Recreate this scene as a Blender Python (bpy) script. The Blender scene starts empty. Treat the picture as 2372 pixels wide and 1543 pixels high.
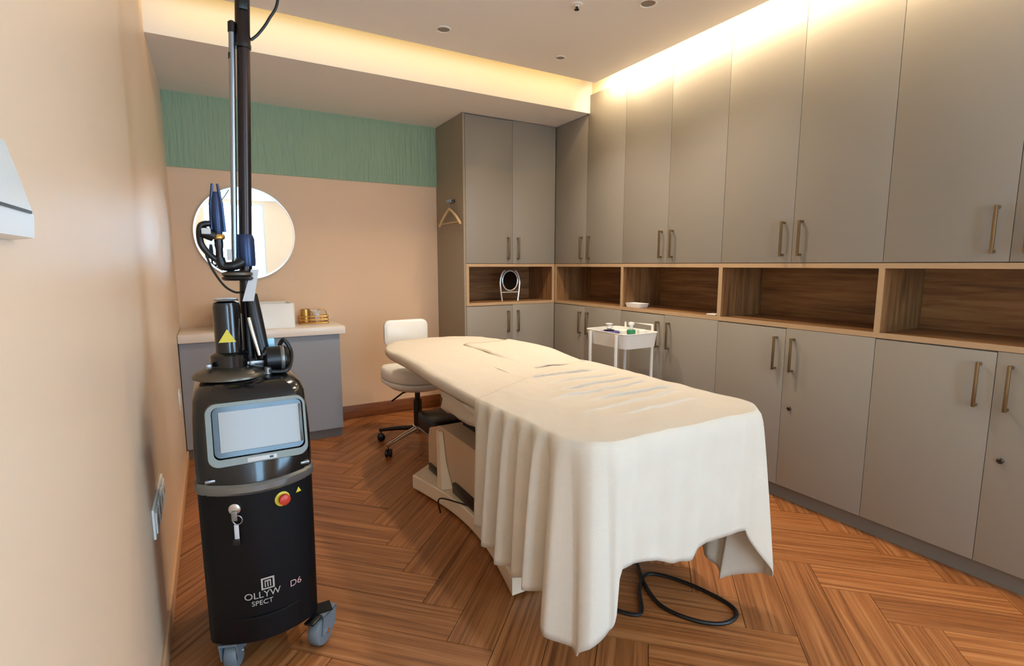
import bpy, bmesh, math, random
from mathutils import Vector, Matrix, noise
random.seed(7)
PI = math.pi
SC = bpy.context.scene
COL = SC.collection

# ------------------------------------------------------------------ camera
F_PX, W_PX, CAM_H = 1200.0, 2372.0, 1.3
pitch = math.atan(158.0 / F_PX)
yaw = math.radians(30.1)
fw = Vector((math.sin(yaw) * math.cos(pitch), math.cos(yaw) * math.cos(pitch), -math.sin(pitch)))
rt = Vector((math.cos(yaw), -math.sin(yaw), 0))
up = rt.cross(fw)
cam_data = bpy.data.cameras.new('camera')
cam_data.sensor_fit = 'HORIZONTAL'
cam_data.sensor_width = 36.0
cam_data.lens = 36.0 * F_PX / W_PX
cam_data.clip_start = 0.02
cam = bpy.data.objects.new('camera', cam_data)
COL.objects.link(cam)
m = Matrix((rt, up, -fw)).transposed().to_4x4()
m.translation = (0, 0, CAM_H)
cam.matrix_world = m
SC.camera = cam

# ------------------------------------------------------------------ world, lights, exposure
wd = bpy.data.worlds.new('sky')
SC.world = wd
wd.use_nodes = True
bg = wd.node_tree.nodes['Background']
bg.inputs[0].default_value = (0.43, 0.71, 1.0, 1)
bg.inputs[1].default_value = 6.1
SC.view_settings.view_transform = 'Standard'
SC.view_settings.look = 'None'
SC.view_settings.exposure = 1.2
SC.view_settings.gamma = 1.0
SC.view_settings.use_curve_mapping = False


def area(name, loc, rot, sx, sy, power, col, portal=False):
    l = bpy.data.lights.new(name, 'AREA')
    l.shape = 'RECTANGLE'
    l.size, l.size_y = sx, sy
    l.energy = power
    l.color = col
    if portal:
        l.cycles.is_portal = True
    o = bpy.data.objects.new(name, l)
    o.location = loc
    o.rotation_euler = rot
    COL.objects.link(o)
    return o


# room numbers (metres): x to the right, y away from the camera, z up
XL, XR = -0.21, 3.22          # side walls
YB, YR = 4.39, -3.60          # far wall, wall behind the camera
XC = 2.66                     # cabinet fronts
ZC, ZT = 2.63, 2.86           # dropped ceiling, true ceiling
YS, ZS = 3.37, 2.475          # soffit face and underside
WIN = [(-0.03, 1.07, 0.10, 2.56)]           # behind the camera, seen in the round mirror
SIDE = (-2.30, -0.35, 0.40, 2.45)          # unseen window added in the right-hand wall to light the left wall: y0, y1, z0, z1
for i, (a, b, c, d) in enumerate(WIN):
    area('window_portal', ((a + b) / 2, YR - 0.06, (c + d) / 2), (PI / 2, 0, 0), b - a, d - c, 1, (1, 1, 1), True)
area('window_portal', (XC + 0.08, (SIDE[0] + SIDE[1]) / 2, (SIDE[2] + SIDE[3]) / 2), (PI / 2, 0, PI / 2), SIDE[1] - SIDE[0], SIDE[3] - SIDE[2], 1, (1, 1, 1), True)  # portal for the added side window
# cove lamps: LED tape lying on the dropped ceiling's edge, aimed at the soffit / bulkhead
area('cove_led', (1.19, 3.184, ZC + 0.012), (PI / 2 - 0.35, 0, 0), 2.74, 0.014, 1.25, (1.0, 0.67, 0.20))
area('cove_led', (2.552, -0.20, ZC + 0.012), (PI / 2 - 0.75, 0, -PI / 2), 6.8, 0.014, 21, (1.0, 0.80, 0.52))

# ------------------------------------------------------------------ materials


def lin(c):
    c /= 255.0
    return c / 12.92 if c <= 0.04045 else ((c + 0.055) / 1.055) ** 2.4


def rgb(r, g, b):
    return (lin(r), lin(g), lin(b), 1)


def mat(name, col, rough=0.5, metal=0.0, bump=0.0, bscale=60.0, var=0.0, vscale=3.0, stretch=None, spec=None, emit=None, estr=0.0, alpha=None, coat=0.0):
    M = bpy.data.materials.new(name)
    M.use_nodes = True
    nt = M.node_tree
    b = nt.nodes['Principled BSDF']
    b.inputs['Base Color'].default_value = col
    b.inputs['Roughness'].default_value = rough
    b.inputs['Metallic'].default_value = metal
    if spec is not None:
        b.inputs['Specular IOR Level'].default_value = spec
    if coat:
        b.inputs['Coat Weight'].default_value = coat
        b.inputs['Coat Roughness'].default_value = 0.1
    if emit:
        b.inputs['Emission Color'].default_value = emit
        b.inputs['Emission Strength'].default_value = estr
    tc = nt.nodes.new('ShaderNodeTexCoord')
    mp = nt.nodes.new('ShaderNodeMapping')
    nt.links.new(tc.outputs['Object'], mp.inputs[0])
    if stretch:
        mp.inputs['Scale'].default_value = stretch
    nz = nt.nodes.new('ShaderNodeTexNoise')
    nz.inputs['Scale'].default_value = vscale
    nz.inputs['Detail'].default_value = 4
    nt.links.new(mp.outputs[0], nz.inputs['Vector'])
    mx = nt.nodes.new('ShaderNodeMix')
    mx.data_type = 'RGBA'
    mx.inputs[6].default_value = tuple(c * (1 - var) for c in col[:3]) + (1,)
    mx.inputs[7].default_value = tuple(min(1, c * (1 + var)) for c in col[:3]) + (1,)
    nt.links.new(nz.outputs['Fac'], mx.inputs[0])
    nt.links.new(mx.outputs[2], b.inputs['Base Color'])
    if bump:
        n2 = nt.nodes.new('ShaderNodeTexNoise')
        n2.inputs['Scale'].default_value = bscale
        n2.inputs['Detail'].default_value = 3
        nt.links.new(mp.outputs[0], n2.inputs['Vector'])
        bp = nt.nodes.new('ShaderNodeBump')
        bp.inputs['Strength'].default_value = bump
        bp.inputs['Distance'].default_value = 0.004
        nt.links.new(n2.outputs['Fac'], bp.inputs['Height'])
        nt.links.new(bp.outputs[0], b.inputs['Normal'])
    return M


def wood_mat(name, dark, mid, light, along=(1.2, 26, 26), rough=0.42, objvar=0.25, scale=1.6):
    """streaky grain along the object's local x, tone shifted per object"""
    M = bpy.data.materials.new(name)
    M.use_nodes = True
    nt = M.node_tree
    b = nt.nodes['Principled BSDF']
    b.inputs['Roughness'].default_value = rough
    tc = nt.nodes.new('ShaderNodeTexCoord')
    oi = nt.nodes.new('ShaderNodeObjectInfo')
    add = nt.nodes.new('ShaderNodeVectorMath')
    add.operation = 'ADD'
    sc = nt.nodes.new('ShaderNodeVectorMath')
    sc.operation = 'SCALE'
    sc.inputs['Scale'].default_value = 37.0
    cmb = nt.nodes.new('ShaderNodeCombineXYZ')
    for k in range(3):
        nt.links.new(oi.outputs['Random'], cmb.inputs[k])
    nt.links.new(cmb.outputs[0], sc.inputs[0])
    nt.links.new(tc.outputs['Object'], add.inputs[0])
    nt.links.new(sc.outputs[0], add.inputs[1])
    mp = nt.nodes.new('ShaderNodeMapping')
    mp.inputs['Scale'].default_value = along
    nt.links.new(add.outputs[0], mp.inputs[0])
    nz = nt.nodes.new('ShaderNodeTexNoise')
    nz.inputs['Scale'].default_value = scale
    nz.inputs['Detail'].default_value = 6
    nz.inputs['Roughness'].default_value = 0.62
    nz.inputs['Distortion'].default_value = 0.4
    nt.links.new(mp.outputs[0], nz.inputs['Vector'])
    rp = nt.nodes.new('ShaderNodeValToRGB')
    e = rp.color_ramp.elements
    e[0].position, e[0].color = 0.30, dark
    e[1].position, e[1].color = 0.72, light
    k = e.new(0.5)
    k.color = mid
    nt.links.new(nz.outputs['Fac'], rp.inputs[0])
    hs = nt.nodes.new('ShaderNodeHueSaturation')
    mr = nt.nodes.new('ShaderNodeMapRange')
    mr.inputs[3].default_value = 1 - objvar
    mr.inputs[4].default_value = 1 + objvar
    nt.links.new(oi.outputs['Random'], mr.inputs[0])
    nt.links.new(mr.outputs[0], hs.inputs['Value'])
    nt.links.new(rp.outputs[0], hs.inputs['Color'])
    nt.links.new(hs.outputs[0], b.inputs['Base Color'])
    bp = nt.nodes.new('ShaderNodeBump')
    bp.inputs['Strength'].default_value = 0.12
    bp.inputs['Distance'].default_value = 0.002
    nt.links.new(nz.outputs['Fac'], bp.inputs['Height'])
    nt.links.new(bp.outputs[0], b.inputs['Normal'])
    return M


M_WALL = mat('peach_paint', rgb(244, 213, 180), 0.4, bump=0.05, bscale=180, var=0.02)
M_BACK = mat('peach_wallpaper', rgb(236, 202, 168), 0.7, bump=0.08, bscale=220, var=0.03)
M_CEIL = mat('ceiling_paint', rgb(238, 234, 228), 0.8, var=0.015)
M_COVE = mat('cove_paint', rgb(240, 222, 190), 0.7, var=0.01)
M_CAB = mat('taupe_laminate', rgb(146, 138, 127), 0.45, bump=0.03, bscale=300, var=0.02)
M_TOE = mat('toe_kick_grey', rgb(120, 112, 102), 0.5, var=0.03)
M_VAN = mat('vanity_grey', rgb(150, 152, 157), 0.5, bump=0.03, bscale=300, var=0.02)
M_SIDE = mat('side_panel_brown', rgb(150, 136, 118), 0.5, var=0.03)
M_PLANK = wood_mat('floor_plank', rgb(108, 64, 34), rgb(160, 98, 52), rgb(190, 132, 82), along=(0.9, 38, 38), rough=0.38, objvar=0.13)
M_GAP = mat('floor_joint', rgb(58, 32, 18), 0.7)
M_NICHE = wood_mat('niche_wood', rgb(100, 66, 38), rgb(140, 98, 60), rgb(168, 124, 80), along=(1.4, 20, 20), rough=0.45, objvar=0.05)
M_NICHEV = wood_mat('niche_wood_upright', rgb(100, 66, 38), rgb(140, 98, 60), rgb(168, 124, 80), along=(20, 20, 1.4), rough=0.45, objvar=0.05)
M_EDGE = mat('shelf_edge_band', rgb(184, 152, 116), 0.5, var=0.04, vscale=12)
M_BRONZE = mat('handle_bronze', rgb(138, 118, 88), 0.3, 0.85, var=0.05)
M_LOCK = mat('lock_dark', rgb(70, 62, 54), 0.35, 0.8)
M_BASEW = wood_mat('baseboard_wood', rgb(96, 52, 24), rgb(130, 74, 36), rgb(150, 92, 50), along=(2, 30, 30), objvar=0.02)
M_TRIM = mat('wood_trim', rgb(226, 178, 134), 0.45, var=0.03)
M_WHITE = mat('white_gloss', rgb(238, 236, 230), 0.25, var=0.01)
M_WHITEM = mat('white_matt', rgb(236, 232, 224), 0.55, var=0.01)
M_COUNTER = mat('counter_stone', rgb(238, 226, 212), 0.25, var=0.02)
M_CHROME = mat('chrome', rgb(215, 215, 215), 0.12, 1.0)
M_STEEL = mat('satin_steel', rgb(150, 152, 156), 0.3, 0.9)
M_BLACK = mat('black_plastic', rgb(10, 10, 12), 0.35, var=0.1)
M_BLKGL = mat('black_gloss', rgb(14, 14, 16), 0.16, coat=0.3)
M_BODY = mat('machine_black', rgb(5, 5, 7), 0.5, bump=0.02, bscale=400, spec=0.25)
M_BAND = mat('machine_grey_band', rgb(128, 127, 122), 0.28, 0.6)
M_BEZEL = mat('machine_silver', rgb(104, 98, 88), 0.34, 0.8)
M_CASTER = mat('caster_grey', rgb(112, 120, 126), 0.4, var=0.05)
M_DARKTUBE = mat('anodised_dark', rgb(58, 52, 52), 0.26, 0.85)
M_SILTUBE = mat('anodised_silver', rgb(150, 160, 172), 0.22, 0.9)
M_NAVY = mat('navy_handpiece', rgb(40, 58, 92), 0.3, 0.4)
M_GOLD = mat('gold_metal', rgb(206, 158, 84), 0.3, 0.9)
M_YELLOW = mat('warning_yellow', rgb(222, 200, 60), 0.5)
M_RED = mat('button_red', rgb(200, 60, 40), 0.35)
M_PRINT = mat('silver_print', rgb(176, 168, 158), 0.4)
M_PRINTP = mat('pink_print', rgb(190, 150, 146), 0.4)
M_SCREEN = mat('lit_screen', rgb(112, 108, 102), 0.18, emit=rgb(196, 188, 176), estr=0.13)
M_LBLUE = mat('pale_blue_plastic', rgb(170, 220, 240), 0.4)
M_TAG = mat('paper_tag', rgb(205, 202, 200), 0.6)
M_MATT = mat('cream_vinyl', rgb(236, 222, 202), 0.6, bump=0.1, bscale=140, var=0.02)
M_TOWEL = mat('cream_towel', rgb(216, 204, 187), 0.95, bump=0.5, bscale=420, var=0.03, vscale=9, spec=0.1)
M_BASE = mat('bed_base_beige', rgb(240, 222, 194), 0.4, var=0.02)
M_LEATH = mat('pedestal_beige', rgb(208, 184, 156), 0.5, bump=0.05, bscale=200, var=0.03)
M_WOODL = mat('pale_wood', rgb(216, 186, 140), 0.5, var=0.06, vscale=20)
M_PURPLE = mat('purple_plastic', rgb(92, 84, 140), 0.4)
M_GREEN = mat('green_plastic', rgb(50, 130, 90), 0.4)
M_TEAL = mat('teal_plastic', rgb(90, 160, 180), 0.4)
M_GREY = mat('lens_grey', rgb(150, 138, 126), 0.5)
M_MIRROR = mat('mirror_glass', rgb(235, 240, 240), 0.015, 1.0)
M_DARKGL = mat('dark_glass', rgb(24, 18, 15), 0.12)
M_PLATE = mat('outlet_white', rgb(246, 244, 238), 0.8, spec=0.1)
M_PVC = mat('window_frame_white', rgb(235, 238, 240), 0.4)
M_CABLE = mat('black_cable', rgb(14, 13, 13), 0.45)
M_CLEAR = mat('clear_acrylic_rim', rgb(205, 200, 196), 0.12, 0.3)


def reed_mat():
    M = mat('green_reeded', rgb(152, 178, 148), 0.75, var=0.10, vscale=1.6, stretch=(34, 1, 3.0))
    nt = M.node_tree
    b = nt.nodes['Principled BSDF']
    tc = nt.nodes.new('ShaderNodeTexCoord')
    mp = nt.nodes.new('ShaderNodeMapping')
    mp.inputs['Scale'].default_value = (30, 1, 2.6)
    nt.links.new(tc.outputs['Object'], mp.inputs[0])
    nz = nt.nodes.new('ShaderNodeTexNoise')
    nz.inputs['Scale'].default_value = 1.5
    nz.inputs['Detail'].default_value = 2
    nt.links.new(mp.outputs[0], nz.inputs['Vector'])
    bp = nt.nodes.new('ShaderNodeBump')
    bp.inputs['Strength'].default_value = 0.8
    bp.inputs['Distance'].default_value = 0.02
    nt.links.new(nz.outputs['Fac'], bp.inputs['Height'])
    nt.links.new(bp.outputs[0], b.inputs['Normal'])
    return M


M_REED = reed_mat()


def glass_mat():
    M = bpy.data.materials.new('window_glass')
    M.use_nodes = True
    nt = M.node_tree
    for n in list(nt.nodes):
        nt.nodes.remove(n)
    out = nt.nodes.new('ShaderNodeOutputMaterial')
    tr = nt.nodes.new('ShaderNodeBsdfTransparent')
    gl = nt.nodes.new('ShaderNodeBsdfGlossy')
    gl.inputs['Roughness'].default_value = 0.02
    mx = nt.nodes.new('ShaderNodeMixShader')
    mx.inputs[0].default_value = 0.06
    nt.links.new(tr.outputs[0], mx.inputs[1])
    nt.links.new(gl.outputs[0], mx.inputs[2])
    nt.links.new(mx.outputs[0], out.inputs[0])
    return M


M_GLASS = glass_mat()

# ------------------------------------------------------------------ mesh helpers


class MB:
    def __init__(self):
        self.bm = bmesh.new()

    def box(self, x0, x1, y0, y1, z0, z1, bev=0.0, seg=2):
        bm = bmesh.new()
        bmesh.ops.create_cube(bm, size=1)
        for v in bm.verts:
            v.co = Vector(((x0 + x1) / 2 + v.co.x * (x1 - x0), (y0 + y1) / 2 + v.co.y * (y1 - y0), (z0 + z1) / 2 + v.co.z * (z1 - z0)))
        if bev:
            bmesh.ops.bevel(bm, geom=bm.edges[:], offset=bev, segments=seg, affect='EDGES', profile=0.5)
        self._take(bm)
        return self

    def _take(self, bm, mtx=None):
        if mtx is not None:
            bm.transform(mtx)
        me = bpy.data.meshes.new('tmp')
        bm.to_mesh(me)
        bm.free()
        self.bm.from_mesh(me)
        bpy.data.meshes.remove(me)

    def add(self, other, mtx=None):
        self._take(other.bm, mtx)
        return self

    def loft(self, secs, cap=True, closed=True):
        rows = [[self.bm.verts.new(p) for p in s] for s in secs]
        n = len(rows[0])
        for a, b in zip(rows[:-1], rows[1:]):
            for i in range(n if closed else n - 1):
                j = (i + 1) % n
                self.bm.faces.new((a[i], a[j], b[j], b[i]))
        if cap and closed:
            self.bm.faces.new(rows[0][::-1])
            self.bm.faces.new(rows[-1])
        return self

    def tube(self, pts, r, n=10, cap=True):
        pts = [Vector(p) for p in pts]
        rs = r if isinstance(r, (list, tuple)) else [r] * len(pts)
        t0 = (pts[1] - pts[0]).normalized()
        ref = Vector((0, 0, 1)) if abs(t0.z) < 0.9 else Vector((1, 0, 0))
        u = t0.cross(ref).normalized()
        secs = []
        for i, p in enumerate(pts):
            if i == 0:
                t = t0
            elif i == len(pts) - 1:
                t = (pts[i] - pts[i - 1]).normalized()
            else:
                t = ((pts[i + 1] - p).normalized() + (p - pts[i - 1]).normalized()).normalized()
            u = (u - t * u.dot(t)).normalized()
            w = t.cross(u)
            secs.append([p + (u * math.cos(2 * PI * k / n) + w * math.sin(2 * PI * k / n)) * rs[i] for k in range(n)])
        return self.loft(secs, cap)

    def lathe(self, prof, c=(0, 0, 0), n=28, axis='z'):
        secs = []
        for r, h in prof:
            row = []
            for k in range(n):
                a = 2 * PI * k / n
                q = (r * math.cos(a), r * math.sin(a), h)
                if axis == 'x':
                    q = (h, r * math.cos(a), r * math.sin(a))
                elif axis == 'y':
                    q = (r * math.sin(a), h, r * math.cos(a))
                row.append(Vector(q) + Vector(c))
            secs.append(row)
        return self.loft(secs, True)

    def prism(self, poly, d0, d1, plane='xy'):
        def P3(a, b, d):
            return {'xy': (a, b, d), 'xz': (a, d, b), 'yz': (d, a, b)}[plane]
        return self.loft([[P3(a, b, d0) for a, b in poly], [P3(a, b, d1) for a, b in poly]])

    def build(self, name, material, parent=None, sharp=38, solid=0.0, sub=0):
        bm = self.bm
        bmesh.ops.recalc_face_normals(bm, faces=bm.faces[:])
        lim = math.radians(sharp)
        for f in bm.faces:
            f.smooth = True
        for e in bm.edges:
            if len(e.link_faces) == 2:
                e.smooth = e.calc_face_angle(0) < lim
        me = bpy.data.meshes.new(name)
        bm.to_mesh(me)
        bm.free()
        me.materials.append(material)
        o = bpy.data.objects.new(name, me)
        COL.objects.link(o)
        if parent is not None:
            o.parent = parent
        if solid:
            s = o.modifiers.new('solidify', 'SOLIDIFY')
            s.thickness = solid
            s.offset = 0
        if sub:
            s = o.modifiers.new('subsurf', 'SUBSURF')
            s.levels = s.render_levels = sub
        return o


def box(*a, **k):
    return MB().box(*a, **k)


def tag(o, label=None, cat=None, group=None, kind=None):
    if label:
        o['label'] = label
    if cat:
        o['category'] = cat
    if group:
        o['group'] = group
    if kind:
        o['kind'] = kind
    return o


def thing(name, label, cat, loc=(0, 0, 0), rz=0.0, group=None):
    o = bpy.data.objects.new(name, None)
    o.empty_display_size = 0.05
    COL.objects.link(o)
    o.location = loc
    o.rotation_euler = (0, 0, rz)
    return tag(o, label, cat, group)


def struct(mb, name, material, parent=None, **k):
    o = mb.build(name, material, parent, **k)
    if parent is None:
        o['kind'] = 'structure'
    return o


def bez(p0, p1, p2, p3, n=14):
    p0, p1, p2, p3 = map(Vector, (p0, p1, p2, p3))
    out = []
    for i in range(n + 1):
        t = i / n
        out.append(p0 * (1 - t) ** 3 + p1 * 3 * t * (1 - t) ** 2 + p2 * 3 * t * t * (1 - t) + p3 * t ** 3)
    return out


def spline(pts, n=8):
    pts = [Vector(p) for p in pts]
    out = []
    for i in range(len(pts) - 1):
        a = pts[max(i - 1, 0)]
        b, c = pts[i], pts[i + 1]
        d = pts[min(i + 2, len(pts) - 1)]
        for k in range(n):
            t = k / n
            out.append(0.5 * (2 * b + (c - a) * t + (2 * a - 5 * b + 4 * c - d) * t * t + (3 * b - a - 3 * c + d) * t ** 3))
    out.append(pts[-1])
    return out


def rrect(x0, x1, y0, y1, r, n=5):
    pts = []
    for cx, cy, a0 in ((x1 - r, y0 + r, -90), (x1 - r, y1 - r, 0), (x0 + r, y1 - r, 90), (x0 + r, y0 + r, 180)):
        for k in range(n + 1):
            a = math.radians(a0 + 90 * k / n)
            pts.append((cx + r * math.cos(a), cy + r * math.sin(a)))
    return pts


def sstep(a, b, x):
    t = min(1, max(0, (x - a) / (b - a)))
    return t * t * (3 - 2 * t)


# ================================================================== SETTING
T = 0.10
floor = struct(box(XL, XR, YR, YB, -0.05, -0.006), 'floor', M_GAP)
# herringbone planks, columns along y
PL, PW = 0.679, 0.1697
base_pl = box(-PL / 2 + 0.0012, PL / 2 - 0.0012, -PW / 2 + 0.0012, PW / 2 - 0.0012, -0.006, 0.0, bev=0.0012, seg=1)
me_pl = None
NPL = 0
s2 = math.sqrt(2)


def add_plank(cx, cy, ang):
    global me_pl, NPL
    c, s = math.cos(ang), math.sin(ang)
    cor = [(cx + c * a - s * b, cy + s * a + c * b) for a in (-PL / 2, PL / 2) for b in (-PW / 2, PW / 2)]
    xs = [p[0] for p in cor]
    ys = [p[1] for p in cor]
    LX, RX, LY, RY = XL + 0.001, 2.80, YR + 0.001, YB - 0.001
    if max(xs) < LX + 0.02 or min(xs) > RX - 0.02 or max(ys) < LY + 0.02 or min(ys) > RY - 0.02:
        return
    mw = Matrix.Translation((cx, cy, 0)) @ Matrix.Rotation(ang, 4, 'Z')
    inside = min(xs) >= LX and max(xs) <= RX and min(ys) >= LY and max(ys) <= RY
    if me_pl is None or not inside:
        bm = bmesh.new()
        bmesh.ops.create_cube(bm, size=1)
        for v in bm.verts:
            v.co = Vector((v.co.x * (PL - 0.0024), v.co.y * (PW - 0.0024), -0.003 + v.co.z * 0.006))
        if not inside:
            bm.transform(mw)
            for co, no in (((LX, 0, 0), (-1, 0, 0)), ((RX, 0, 0), (1, 0, 0)), ((0, LY, 0), (0, -1, 0)), ((0, RY, 0), (0, 1, 0))):
                r = bmesh.ops.bisect_plane(bm, geom=bm.verts[:] + bm.edges[:] + bm.faces[:], plane_co=co, plane_no=no, clear_outer=True)
                ed = [e for e in r['geom_cut'] if isinstance(e, bmesh.types.BMEdge)]
                if ed:
                    bmesh.ops.contextual_create(bm, geom=ed)
            bm.transform(mw.inverted())
            if len(bm.faces) < 4:
                bm.free()
                return
        me = bpy.data.meshes.new('plank')
        bm.to_mesh(me)
        bm.free()
        me.materials.append(M_PLANK)
        if inside:
            me_pl = me
    if inside:
        me = me_pl
    o = bpy.data.objects.new('plank', me)
    COL.objects.link(o)
    o.parent = floor
    o.matrix_local = mw
    NPL += 1


# lattice: horizontal plank (0..L, 0..W) and vertical plank beside it, shifted by (W, W); then turned by 45 degrees
X0H, Y0H = 0.75, 1.66
rows = range(-34, 34)
for k in range(-6, 8):
    for n_ in rows:
        # plank A along u at offset (k*L + n*W, -k*L + n*W) pattern in the rotated frame
        u0 = n_ * PW + k * PL
        v0 = n_ * PW - k * PL
        A = (u0 + PL / 2, v0 + PW / 2)
        B = (u0 + PW / 2, v0 + PW + PL / 2)
        for (u, v), an in ((A, 0.0), (B, PI / 2)):
            # rotate by +45deg: u axis -> (1,1)/s2
            x = X0H + (u - v) / s2
            y = Y0H + (u + v) / s2
            add_plank(x, y, an + PI / 4)
print('planks', NPL)

wl = struct(box(XL - T, XL, YR, YB, -0.05, ZT), 'wall_left', M_WALL)
wb = struct(box(XL - T, XR, YB, YB + T, -0.05, ZT), 'wall_back', M_BACK)
struct(box(XR, XR + T, 0.243, YB + T, -0.05, ZT), 'wall_right', M_WALL)
# wall behind the camera with two window openings
mb = MB()
xs = [XL - T] + [v for w in WIN for v in w[:2]] + [XR + T]
z0, z1 = WIN[0][2], WIN[0][3]
mb.box(xs[0], xs[1], YR - T, YR, -0.05, ZT)
mb.box(xs[2], xs[3], YR - T, YR, -0.05, ZT)
for a, b, c, d in WIN:
    mb.box(a, b, YR - T, YR, -0.05, c)
    mb.box(a, b, YR - T, YR, d, ZT)
struct(mb, 'wall_front', M_WALL)
for i, (a, b, c, d) in enumerate(WIN):
    w = MB()
    for x0_, x1_, z0_, z1_ in ((a, a + 0.05, c, d), (b - 0.05, b, c, d), (a + 0.05, b - 0.05, c, c + 0.05), (a + 0.05, b - 0.05, d - 0.05, d), ((a + b) / 2 - 0.025, (a + b) / 2 + 0.025, c + 0.05, d - 0.05)):
        w.box(x0_, x1_, YR - 0.075, YR - 0.02, z0_, z1_)
    wf = struct(w, 'window_%d' % (i + 1), M_PVC)
    for x0_, x1_ in ((a + 0.05, (a + b) / 2 - 0.025), ((a + b) / 2 + 0.025, b - 0.05)):
        box(x0_, x1_, YR - 0.052, YR - 0.046, c + 0.05, d - 0.05).build('pane', M_GLASS, wf)
# ceilings: true slab, dropped panel with cove gaps, soffit along the far wall, bulkhead over the cabinets
struct(box(XL - T, XR + T, YR - T, YB + T, ZT, ZT + 0.1), 'ceiling', M_COVE)
struct(box(XL, 2.547, YR, 3.178, ZC, ZC + 0.025), 'dropped_ceiling', M_CEIL)
struct(box(XL, XR, YS, YB, ZS, ZT), 'soffit', M_CEIL)
struct(box(2.675, XR, YR, YS, 2.617, ZT), 'bulkhead', M_COVE)
# green reeded band on the far wall
struct(box(XL, 1.773, YB - 0.012, YB, 1.975, ZS), 'wall_panel_green', M_REED)
# baseboards
struct(box(0.82, 1.773, YB - 0.012, YB, 0, 0.115, bev=0.002), 'baseboard_back', M_BASEW)
struct(box(XL, XL + 0.012, YR, 3.94, 0, 0.075, bev=0.003), 'baseboard_left', M_TRIM)
struct(box(2.70, 2.715, 0.345, 3.86, 0, 0.083), 'baseboard_right', M_TOE)
struct(box(1.79, 2.70, 3.87, 3.885, 0, 0.083), 'trim_1', M_TOE)
# plain wall closing the cabinet run beyond the frame, opened for the added window
y0_, y1_, z0_, z1_ = SIDE
mb = MB()
mb.box(XC, XC + T, YR, y0_, -0.05, 2.616)
mb.box(XC, XC + T, y1_, 0.343, -0.05, 2.616)
mb.box(XC, XC + T, y0_, y1_, -0.05, z0_)
mb.box(XC, XC + T, y0_, y1_, z1_, 2.616)
mb.box(XC + T, XR, 0.243, 0.343, -0.05, 2.616)
struct(mb, 'wall_return', M_WALL)
ym_ = (y0_ + y1_) / 2
mb = MB()
for a, b, c, d in ((y0_, y0_ + 0.05, z0_, z1_), (y1_ - 0.05, y1_, z0_, z1_), (ym_ - 0.03, ym_ + 0.03, z0_ + 0.05, z1_ - 0.05), (y0_ + 0.05, y1_ - 0.05, z0_, z0_ + 0.05), (y0_ + 0.05, y1_ - 0.05, z1_ - 0.05, z1_)):
    mb.box(XC + 0.02, XC + 0.075, a, b, c, d)
wf = struct(mb, 'window_2', M_PVC)  # unseen window, added for the daylight it throws on the left wall
for a, b in ((y0_ + 0.05, ym_ - 0.03), (ym_ + 0.03, y1_ - 0.05)):
    box(XC + 0.046, XC + 0.052, a, b, z0_ + 0.05, z1_ - 0.05).build('pane', M_GLASS, wf)

# ================================================================== CABINETS
ZD0, ZD1 = 0.086, 0.962      # lower doors
ZN0, ZN1 = 0.964, 1.308      # open shelf
ZU0, ZU1 = 1.311, 2.613      # upper doors
HX = 0.048                   # handle distance from the door seam


def make_handle(parent, x, zc, L=0.185, loc=None):
    h = MB()
    h.box(x - 0.0065, x + 0.0065, -0.034, -0.024, zc - L / 2, zc + L / 2, bev=0.003)
    h.box(x - 0.006, x + 0.006, -0.026, 0.0, zc - L / 2 + 0.002, zc - L / 2 + 0.014, bev=0.002)
    h.box(x - 0.006, x + 0.006, -0.026, 0.0, zc + L / 2 - 0.014, zc + L / 2 - 0.002, bev=0.002)
    return h.build('handle', M_BRONZE, parent)


def cabinet(name, label, loc, rz, w, z0, z1, hz, ztl=None, lock=False, depth=0.54, side_x=None, group=None):
    """two-door unit; local x along the front, y into the wall"""
    t = thing(name, label, 'cabinet', loc, rz, group)
    b = MB()
    zl = ztl if ztl else z1
    if ztl:
        b.box(0.001, w / 2, 0.0195, depth, z0, zl - 0.003)
        b.box(w / 2, w - 0.001, 0.0195, depth, z0, z1)
    else:
        b.box(0.001, w - 0.001, 0.0195, depth, z0, z1)
    b.build('body', M_CAB, t)
    for i in range(2):
        xa, xb = (0.001, w / 2 - 0.0009) if i == 0 else (w / 2 + 0.0009, w - 0.001)
        zt = zl - 0.004 if i == 0 else z1
        d = box(xa, xb, 0.0, 0.018, z0, zt, bev=0.0018, seg=2).build('door', M_CAB, t)
        make_handle(d, (w / 2 - HX) if i == 0 else (w / 2 + HX), hz)
        if lock and i == 1:
            MB().lathe([(0.011, 0.0), (0.011, -0.006), (0.008, -0.009), (0.0035, -0.009), (0.0025, -0.007)], (w / 2 + HX, 0, 0.53), 16, 'y').build('lock', M_LOCK, d)
    return t


YU = [3.83, 2.953, 2.086, 1.216, 0.345]
names_u = ['upper taupe cabinet on the right wall, partly under the soffit, next to the corner',
           'second upper taupe cabinet from the corner on the right wall, above the trolley',
           'third upper taupe cabinet from the corner on the right wall',
           'upper taupe cabinet at the right edge of the photo']
names_l = ['lower taupe cabinet on the right wall next to the corner, behind the bed head',
           'lower taupe cabinet standing behind the white trolley',
           'lower taupe cabinet with a lock, beside the foot of the bed',
           'lower taupe cabinet with a lock at the right edge of the photo']
for i in range(4):
    w = YU[i] - YU[i + 1]
    cabinet('upper_cabinet', names_u[i], (XC, YU[i], 0), -PI / 2, w, ZU0, ZU1, 1.437, ztl=ZS if i == 0 else None, group='upper wall cabinets')
    cabinet('lower_cabinet', names_l[i], (XC, YU[i], 0), -PI / 2, w, ZD0, ZD1, 0.823, lock=i >= 2, group='lower cabinets')
cabinet('upper_cabinet', 'upper taupe cabinet on the far wall to the right of the coat hanger', (1.793, 3.83, 0), 0, 0.865, ZU0, ZS - 0.005, 1.437, group='upper wall cabinets')
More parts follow.
